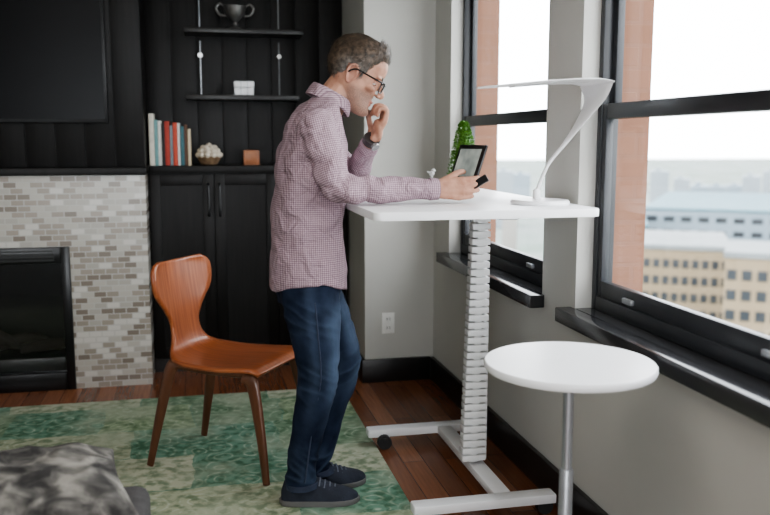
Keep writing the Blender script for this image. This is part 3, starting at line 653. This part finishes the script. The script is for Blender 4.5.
for v in me.vertices:
    r0 = g0 = 0
    if v.co.z > 1.36 and v.co.x > .45 and abs(v.co.y-YP) < .12:
        q = IH @ v.co
        if q.z < 0 and q.z > -.14 and q.x > -.03 and q.x < .096:
            r0 = .8*sst(-.026, -.050, q.z)*sst(-.03, .01, q.x)
            if abs(q.y) < .021 and -.077 < q.z < -.056 and q.x > .078: g0 = .8; r0 = 0
        if abs(q.y) > .068 and -.045 < q.z < .03 and -.04 < q.x < .012: g0 = max(g0, .35)
        for s in (-1, 1):   # darker skin round the eyes
            k = ((q.x-.066)**2+(q.y-s*.033)**2+(q.z-.002)**2)/.013**2
            if k < 5: g0 = max(g0, .55*math.exp(-k))
    buf += [r0, g0, 0, 1]
ca_.data.foreach_set('color', buf)
# shirt
def seg_info(p, a, b_, sref):
    ax = b_-a; L = ax.length; ax.normalize(); s_ = (p-a).dot(ax); sc_ = min(max(s_, 0), L); d_ = (p-(a+ax*sc_)).length
    r_ = V(sref); r_ = (r_-ax*r_.dot(ax)).normalized(); q_ = ax.cross(r_); o_ = p-(a+ax*s_)
    return d_, s_, math.atan2(o_.dot(q_), o_.dot(r_))
ARMS = [(SR, ER, .056, (0, -1, 0)), (ER, WR, .046, (0, -1, 0)), (SL, EL, .056, (0, 1, 0)), (EL, WL, .046, (1, -1, .3))]
def weave(o):
    me = o.data; at = me.attributes.new('weave', 'FLOAT_VECTOR', 'POINT'); buf = []
    for v in me.vertices:
        p = v.co; best = None
        for a, b_, r_, sr in ARMS:
            d_, s_, an = seg_info(p, a, b_, sr); k = d_/r_
            if best is None or k < best[0]: best = (k, an*r_, s_)
        if best[0] < 1.22: u_, w_ = best[1], best[2]
        else:
            u_ = p.x if abs(p.y-YP) > .11 else p.y+.003
            w_ = p.z
        buf += [u_, w_, 0]
    at.data.foreach_set('vector', buf)
bm = BM(); loft(bm, torso_rings(0))
for S_, E_, ce, r1 in ((SR, ER, V((.792, 2.80, 1.166)), .036), (SL, EL, EL.lerp(WL, .86), .037)):
    ell(bm, S_+V((0, 0, -.01)), (.062, .056, .060))
    tube(bm, [S_+V((0, 0, -.004)), S_.lerp(E_, .5), E_+V((.004, 0, .006))], [.062, .055, .047], 18, 4); ell(bm, E_, (.047, .045, .047))
    tube(bm, [E_, E_.lerp(ce, .35), ce], [.047, .045, r1], 18, 4)
bm = voxel(bm, .006, 6, .5)
bm.normal_update()
for v in bm.verts:
    p = v.co.copy(); h_ = sst(.80, .92, p.z)
    q1 = V((p.x, p.y, p.z*.8))*8; q2 = p*19
    d_ = (.008*(noise.noise(q1)+.5*noise.noise(q1*2.3))+.005*noise.noise(q2))*(.2+.8*h_)
    if p.z < 1.36 and p.x < .56:   # pulled folds fanning from the armpit, and drag lines at the waist
        an = math.atan2(p.z-1.36, p.x-.50); rr_ = math.hypot(p.z-1.36, p.x-.50)
        d_ += .007*sin(an*11+3*noise.noise(p*5))*sst(.08, .18, rr_)*sst(.52, .25, rr_)
        d_ += .004*(1-2*abs(noise.noise(V((p.x*6+p.z*5, p.y*6, p.z*12-p.x*4)))))*sst(.88, .96, p.z)*sst(1.25, 1.1, p.z)
    if p.y < 2.87 and p.x > .40 and p.z < 1.24: d_ += .0035*sin(p.x*48+p.z*40+6*noise.noise(p*7))*sst(.80, .5, p.x)
    v.co += v.normal*d_
for v in bm.verts:
    if v.co.x > .52 and v.co.z < 1.235 and v.co.y < 2.9: v.co.z = max(v.co.z, DZ+.002)
    if v.co.x > .516 and 1.0 < v.co.z < 1.13 and v.co.y > 2.85: v.co.x = .516
shirt = finish('shirt', bm, M_shirt, pr, sharp=0); weave(shirt)
# cuffs + collar
for a, b_, r1 in ((V((.775, 2.80, 1.166)), V((.806, 2.80, 1.166)), .0385), (EL.lerp(WL, .80), EL.lerp(WL, .92), .0375)):
    weave(finish('cuff', tube(BM(), [a, b_], [r1, r1-.002], 24, 3), M_shirt, shirt))
bm = BM(); rings = []
for j in range(48):
    a = 2*pi*j/48; ca = cos(a)
    c_ = V((.470+.063*ca, YP+.063*sin(a), 1.478-.036*ca))
    o_ = V((ca, sin(a), 0)); up = V((.45, 0, 1)).normalized()
    hgt = .018 if ca < .6 else .018+.012*(ca-.6)/.4
    rings.append([c_+up*.020-o_*.003, c_+up*.022+o_*.003, c_+up*.010+o_*.010, c_-up*hgt+o_*.016, c_-up*(hgt+.003)+o_*.010, c_-up*.01-o_*.003])
cl = finish('collar', loft(bm, rings, closed=True), M_shirt, shirt); weave(cl)
# jeans
bm = BM()
loft(bm, [ring(z, xb, xf, hw) for z, xb, xf, hw in ((.755, .276, .490, .155), (.80, .266, .498, .163), (.86, .272, .492, .158), (.92, .28, .486, .150))])
tube(bm, [HipR+V((-.010, 0, -.02)), HipR.lerp(KnR, .5)+V((-.004, 0, 0)), KnR, KnR.lerp(AnR, .4)+V((-.004, 0, 0)), AnR+V((0, 0, .04)), AnR+V((.006, 0, -.010))], [(.106, .086), (.093, .084), (.072, .070), (.063, .064), (.055, .056), (.058, .058)], 20, 4, ref=(1, 0, 0))
tube(bm, [HipL+V((-.002, 0, -.02)), HipL.lerp(KnL, .5), KnL, KnL.lerp(AnL, .4), AnL+V((0, 0, .04)), AnL+V((.004, 0, -.010))], [(.098, .084), (.086, .082), (.070, .068), (.061, .062), (.054, .055), (.057, .057)], 20, 4, ref=(1, 0, 0))
bm = voxel(bm, .006, 4, .5)
bm.normal_update()
def crease(p):   # slanting creases behind the knee, below the seat and stacked at the hem
    s = 1 if p.y < 3.02 else -1
    return 1-2*abs(noise.noise(V((p.x*9, p.y*9, p.z*26+s*p.x*14))))
for v in bm.verts:
    p = v.co.copy(); q1 = V((p.x, p.y, p.z*1.2))*8; top = sst(.84, .76, p.z)
    w1 = 1.1*sst(.30, .10, p.z)+.7*sst(.14, .0, abs(p.z-.49))+.8*sst(.11, .0, abs(p.z-.71))
    v.co += v.normal*top*(.005*noise.noise(q1)+.003*noise.noise(p*22)+.007*w1*(crease(p)-.4))
jeans = finish('jeans', bm, M_jeans, pr, sharp=0)
fv = []
for v in jeans.data.vertices:
    p = v.co; H_, K_, A_ = (HipR, KnR, AnR) if p.y < 3.02 else (HipL, KnL, AnL)
    cx = H_.x+(K_.x-H_.x)*(H_.z-p.z)/(H_.z-K_.z) if p.z > K_.z else K_.x+(A_.x-K_.x)*(K_.z-p.z)/(K_.z-A_.z)
    u_ = (p.x-cx); cr = max(0, crease(p)-.35)
    fv.append(min(1, max(0, .75*sst(.0, .065, u_)*sst(.85, .70, p.z)*sst(.20, .50, p.z)*(.7+.6*noise.noise(p*14))+.5*cr*(sst(.30, .12, p.z)+.8*sst(.12, 0, abs(p.z-.49))+.6*sst(.11, 0, abs(p.z-.71)))+.22*sst(.035, .0, abs(u_+.02))*sst(.2, .5, p.z))))
jeans.data.attributes.new('fade', 'FLOAT', 'POINT').data.foreach_set('value', fv)
for hem in (AnR, AnL): finish('hem', tube(BM(), [hem+V((.005, 0, .006)), hem+V((.006, 0, -.014))], [(.0600, .0600), (.0608, .0605)], 28, 1, ref=(1, 0, 0)), M_denim2, jeans)
finish('side_seam', tube(BM(), [(.385, 2.842, .78), (.394, 2.849, .68), (.406, 2.868, .50), (.380, 2.896, .33), (.350, 2.909, .11)], .0028, 6, 6), M_denim2, jeans)
# shoes
def shoe(heel, toe):
    hx = V((heel[0], heel[1], RZ)); dx = (V((toe[0], toe[1], RZ))-hx); L = dx.length; dx.normalize(); dy = V((-dx.y, dx.x, 0)); k = L/.285
    Mx = Matrix((dx, dy, V((0, 0, 1)))).transposed().to_4x4(); Mx.translation = hx
    sec = [(.004, .018, .05), (.015, .03, .085), (.04, .037, .10), (.08, .04, .104), (.115, .042, .100), (.15, .046, .086), (.19, .05, .068), (.23, .048, .056), (.26, .038, .046), (.278, .022, .036), (.284, .01, .028)]
    rings = []
    for x_, hw, h_ in sec:
        rg = []
        for j in range(11):
            a = pi*j/10; s_, c_ = sin(a), cos(a)
            rg.append(Mx @ V((x_*k, hw*(abs(c_)**.75)*(1 if c_ > 0 else -1)*(1-.25*s_), .018+(h_-.018)*(max(s_, 0)**.75))))
        rings.append(rg)
    up = finish('shoe', loft(BM(), rings), M_shoe, pr, sharp=60)
    ol = [(x_*k-.001, hw+.005) for x_, hw, h_ in sec]; outl = [(-.004*k, 0)]+[(a, -b_) for a, b_ in ol]+[(.291*k, 0)]+[(a, b_) for a, b_ in reversed(ol)]
    b2 = BM(); prism(b2, outl, 0, .02, .003); b2.transform(Mx); finish('sole', b2, M_sole, up)
    for q in range(4):
        xx = .142+q*.018; hz = .0925-(xx-.135)*.46+.003
        b2 = BM(); tube(b2, [Mx @ V((xx*k, -.031, hz-.019)), Mx @ V((xx*k+.004, 0, hz)), Mx @ V((xx*k, .031, hz-.019))], .0032, 6, 3); finish('lace', b2, M_lace, up)
shoe((.268, 2.985), (.552, 2.945)); shoe((.338, 3.075), (.612, 3.125))
# hair
cc = V((-.012, 0, .035)); R0 = V((.100, .077, .088))
def zline(x_):
    pts = [(-.2, -.058), (-.050, -.055), (-.036, -.024), (-.030, .024), (.004, .030), (.009, -.010), (.024, -.004), (.033, .034), (.048, .056), (.062, .072), (.2, .082)]
    for (a, za), (b_, zb) in zip(pts, pts[1:]):
        if a <= x_ <= b_: return za+(zb-za)*(x_-a)/(b_-a)
    return .09
b2 = BM(); bmesh.ops.create_uvsphere(b2, u_segments=72, v_segments=48, radius=1)
keep = []
for v in b2.verts:
    u = v.co.copy(); q = cc+V((u.x*R0.x, u.y*R0.y, u.z*R0.z)); hgt = q.z-zline(q.x)
    k = sst(0, .03, hgt); lift = .002+.005*k+.006*sst(.03, .09, q.z)+(.012*sst(.0, .06, q.x)*sst(.07, .11, q.z))+.003*noise.noise(q*60)
    v.co = q+u*lift; keep.append(hgt > -.004)
b2.verts.ensure_lookup_table()
dead = [v for v, k in zip(b2.verts, keep) if not k]
src = [(v.co.copy(), (v.co-cc).normalized()) for v, k in zip(b2.verts, keep) if k]
bmesh.ops.delete(b2, geom=dead, context='VERTS')
for i in range(3600):
    p, u = random.choice(src)
    top = sst(.04, .10, p.z)
    fl = V((-.45, random.uniform(-.2, .2), -.5)) if p.x < .03 else V((.1, random.uniform(-.4, .4), .8))
    if p.x < -.05: fl = V((-.25, random.uniform(-.2, .2), -1))
    fl = (fl-u*fl.dot(u)*.75).normalized(); L = random.uniform(.007, .013)+.011*top; sd = fl.cross(u).normalized()*.0011
    p = p+V((random.uniform(-.004, .004), random.uniform(-.004, .004), random.uniform(-.003, .003)))-u*.0015
    mid = p+fl*L*.55+u*.003; tp_ = p+fl*L+u*.003
    vs_ = [b2.verts.new(x_) for x_ in (p-sd, p+sd, mid+sd*.8+u*.001, mid-sd*.8+u*.001, tp_)]
    b2.faces.new((vs_[0], vs_[1], vs_[2], vs_[3])); b2.faces.new((vs_[3], vs_[2], vs_[4]))
gv = [.85*sst(.06, .0, v.co.z)*sst(-.10, -.04, v.co.x) for v in b2.verts]
b2.transform(HM); hr = finish('hair', b2, M_hair, pr, sharp=0, recalc=False)
hr.data.attributes.new('grey', 'FLOAT', 'POINT').data.foreach_set('value', gv)
for s in (-1, 1):
    b2 = BM(); tube(b2, [(.0865, s*.014, .022), (.083, s*.030, .0275), (.066, s*.047, .022)], [.0025, .0032, .0018], 8, 4); b2.transform(HM); finish('eyebrow', b2, M_hair, pr)
    b2 = BM(); ell(b2, (.0635, s*.031, .000), (.0095, .0100, .0095), None, 16, 12); b2.transform(HM); ey = finish('eye', b2, M_eye, pr)
    b2 = BM(); ell(b2, (.0718, s*.031, -.003), (.0022, .0042, .0038), None, 12, 8); b2.transform(HM); finish('iris', b2, M_iris, ey)
    b2 = BM(); ell(b2, (.0635, s*.031, .000), (.0104, .0112, .0104), None, 24, 20)
    bmesh.ops.delete(b2, geom=[v for v in b2.verts if -.0058 < v.co.z < -.0005], context='VERTS'); b2.transform(HM); finish('eyelid', b2, M_skin, pr, recalc=False)
# glasses
b2 = BM()
for s in (-1, 1):
    o2 = rrect(-.026, .026, -.019, .017, .012, 4)
    tube(b2, [V((.101-.010*((y_*s+.026)/.052), s*.034+y_, z_-.002)) for y_, z_ in o2], .0026, 8, 1, closed=True)
tube(b2, [(.101, -.009, .006), (.104, 0, .009), (.101, .009, .006)], .0026, 8, 3)
b2.transform(HM); gl = finish('glasses', b2, M_glassf, pr)
for s in (-1, 1):
    b2 = BM(); tube(b2, [(.092, s*.060, .010), (.084, s*.069, .011), (.03, s*.0785, .013), (-.008, s*.082, .013), (-.027, s*.081, -.006)], [.003, .003, .0028, .0028, .0024], 8, 5); b2.transform(HM); finish('temple_arm', b2, M_glassf, gl)
# watch
ax = (WL-EL).normalized(); wc = WL+ax*.002
b2 = BM(); tube(b2, [wc-ax*.011, wc+ax*.011], [.0315, .0305], 28, 1); wt = finish('wristwatch', b2, M_watch, pr)
fd = V((.3, -.95, .1)); fd = (fd-ax*fd.dot(ax)).normalized()
b2 = BM(); tube(b2, [wc+fd*.026, wc+fd*.037], .015, 20, 1); finish('watch_case', b2, M_watchf, wt)
# ------------------------------------------------------------------ SOFA + CUSHION
s = thing('sofa', (-.95, 1.75, 0), 'dark grey upholstered sofa in the near left corner', 'sofa')
finish('base', box(BM(), -1.75, -.14, 1.22, 2.27, .08, .27, .02), M_sofa, s)
for a, b_ in ((-1.745, -.95), (-.94, -.145)): finish('seat_cushion', box(BM(), a, b_, 1.43, 2.29, .272, .415, .035, None, 4), M_sofa, s)
finish('backrest', box(BM(), -1.75, -.14, 1.20, 1.425, .272, .66, .03, None, 4), M_sofa, s)
for xx in (-1.68, -.21):
    for yy in (1.28, 2.2): finish('leg', lathe(BM(), [(0, 0), (.018, 0), (.025, .07), (0, .07)], (xx, yy, RZ), 16), M_leg, s)
b2 = BM(); n1 = 64
PMx = Matrix.Translation((-.43, 2.06, .494)) @ Matrix.Rotation(radians(14), 4, 'Z') @ Matrix.Rotation(radians(4), 4, 'X') @ Matrix.Rotation(radians(3), 4, 'Y')
for sgn in (1, -1):
    g = []
    for i in range(n1+1):
        row = []
        for j in range(n1+1):
            u, v = -1+2*i/n1, -1+2*j/n1
            k = max(0, (1-u**4))*max(0, (1-v**4)); h_ = .066*k**.5
            x_ = .25*u*(1-.07*(1-abs(v)**2)); y_ = .22*v*(1-.07*(1-abs(u)**2))
            nz = (.018*(1-2*abs(noise.noise(V((x_*7+2, y_*7, sgn*3)))))-.013+.006*noise.noise(V((x_*18, y_*18, sgn*5))))*k**.4
            row.append(b2.verts.new(PMx @ V((x_, y_, sgn*(h_+nz)))))
        g.append(row)
    for i in range(n1):
        for j in range(n1): b2.faces.new((g[i][j], g[i+1][j], g[i+1][j+1], g[i][j+1]))
bmesh.ops.remove_doubles(b2, verts=b2.verts[:], dist=.0015)
one('throw_pillow', 'crumpled grey and black patterned throw pillow lying on the sofa', 'pillow', M_fur, b2, sharp=0)
# ------------------------------------------------------------------ CITY
M_ground = mat('city_ground', (.05, .08, .055), (.14, .15, .145), .9, scale=.03)
struct('ground', box(BM(), -300, 1900, -200, 2200, -52, -50), M_ground, 'hazy city ground far below the windows', 'ground')
M_bw = mat('building_beige', (.165, .125, .076), (.18, .14, .09), .85, scale=.3)
M_roof = mat('flat_roof_pale', (.12, .13, .13), (.15, .16, .16), .9, scale=.2)
M_bwin = mat('building_glass', (.008, .011, .014), (.018, .022, .026), .3, scale=.3)
def facing(px, t):
    d_ = ray(px, 140); a = V((d_.x, d_.y, 0)).normalized(); return a
def block(name, label, cat, px0, px1, ytop, t, depth, mw, mr, cols=0, rows=0, win=(1.0, 1.5), pitch=3.3, group=None, skew=0, z0=-50, top_off=2.0):
    pm = (px0+px1)/2; a = facing(pm, t); rt = V((a.y, -a.x, 0)); c_ = ext(pm, ytop, t); w_ = (px1-px0)/FPX*t/2
    z1 = c_.z
    Mx = Matrix((rt, a, V((0, 0, 1)))).transposed().to_4x4() @ Matrix.Rotation(skew, 4, 'Z')
    Mx.translation = V((c_.x, c_.y, 0))
    if not cols:
        b_ = BM(); box(b_, -w_, w_, 0, depth, z0, z1, 0, Mx); box(b_, -w_*.5, w_*.1, depth*.3, depth*.6, z1, z1+1.8, 0, Mx)
        return one(name, label, cat, mw, b_, group)
    th = thing(name, (c_.x, c_.y, z0), label, cat, group)
    b_ = BM(); box(b_, -w_, w_, 0, depth, z0, z1-.3, 0, Mx); finish('wall', b_, mw, th)
    b_ = BM(); box(b_, -w_-.2, w_+.2, -.2, depth+.2, z1-.3, z1+.5, 0, Mx); finish('roof', b_, mr, th)
    for r_ in range(rows):
        for q in range(cols):
            x_ = -w_+(q+.5)*2*w_/cols; zz = z1-top_off-r_*pitch
            b_ = BM(); box(b_, x_-win[0]/2, x_+win[0]/2, -.08, .1, zz-win[1], zz, 0, Mx); finish('window', b_, M_bwin, th)
    return th
block('apartment_building', 'long beige building with rows of dark windows seen past the side table', 'building', 616, 727, 248, 150, 26, M_bw, M_roof, 12, 6, (1.1, 1.5), 3.0)
block('apartment_building', 'beige corner building with square windows at the right edge of the view', 'building', 729, 830, 258, 118, 16, M_bw, M_roof, 7, 6, (1.3, 1.5), 2.9)
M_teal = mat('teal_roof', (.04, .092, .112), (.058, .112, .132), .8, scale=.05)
M_pale = mat('hazy_pale', (.18, .205, .22), (.21, .235, .25), .9, scale=.05)  # distance haze is mixed into these three pale building colours
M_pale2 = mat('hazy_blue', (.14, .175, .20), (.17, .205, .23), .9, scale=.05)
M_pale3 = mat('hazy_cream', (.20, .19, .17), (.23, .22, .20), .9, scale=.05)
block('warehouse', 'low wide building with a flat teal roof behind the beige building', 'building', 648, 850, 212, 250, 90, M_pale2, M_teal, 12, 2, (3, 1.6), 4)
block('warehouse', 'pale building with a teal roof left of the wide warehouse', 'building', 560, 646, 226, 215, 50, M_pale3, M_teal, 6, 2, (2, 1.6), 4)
PX = [452, 470, 488, 505, 522, 640, 660, 682, 700, 718, 736, 752, 772, 510, 474, 618]
for i, px in enumerate(PX):
    t_ = 430+35*((i*5) % 13); yt = 140+random.uniform(26, 48)
    if i >= 13: t_ = 235+45*(i-13); yt = 140+random.uniform(54, 66)
    w_ = random.uniform(7, 9.2)
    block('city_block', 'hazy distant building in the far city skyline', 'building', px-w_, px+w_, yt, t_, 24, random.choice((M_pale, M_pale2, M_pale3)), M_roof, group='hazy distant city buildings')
# ------------------------------------------------------------------ LIGHT
W_ = bpy.data.worlds.new('overcast'); bpy.context.scene.world = W_; W_.use_nodes = True
n = W_.node_tree.nodes; l = W_.node_tree.links; bg = n['Background']
tc = n.new('ShaderNodeTexCoord'); sp = n.new('ShaderNodeSeparateXYZ'); l.new(tc.outputs['Generated'], sp.inputs[0])
r = ramp(n, [(.0, (.86, .91, .95)), (.2, (.94, .97, 1.0)), (1, (.86, .93, 1.0))]); l.new(sp.outputs['Z'], r.inputs[0]); l.new(r.outputs[0], bg.inputs['Color'])
bg.inputs['Strength'].default_value = 9.5
def portal(name, loc, rot, sx, sy):
    L = bpy.data.lights.new(name, 'AREA'); L.shape = 'RECTANGLE'; L.size = sx; L.size_y = sy; L.cycles.is_portal = True
    o = bpy.data.objects.new(name, L); COL.objects.link(o); o.location = loc; o.rotation_euler = rot
for a, b_ in OPEN: portal('window_portal', (1.55, (a+b_)/2, (ZS+ZT)/2), (0, radians(90), 0), ZT-ZS, b_-a)
portal('window_portal', (-.6, YN-.17, 1.4), (radians(90), 0, 0), 2.6, 2.0)
L = bpy.data.lights.new('ceiling_fill', 'AREA'); L.size = 1.6; L.energy = 24; L.color = (1, .95, .88)  # unseen soft fill light added under the ceiling to brighten the room
o = bpy.data.objects.new('ceiling_fill', L); COL.objects.link(o); o.location = (-.5, 1.2, ZC-.02)
for o in bpy.data.objects:
    if '_w' in o: del o['_w']
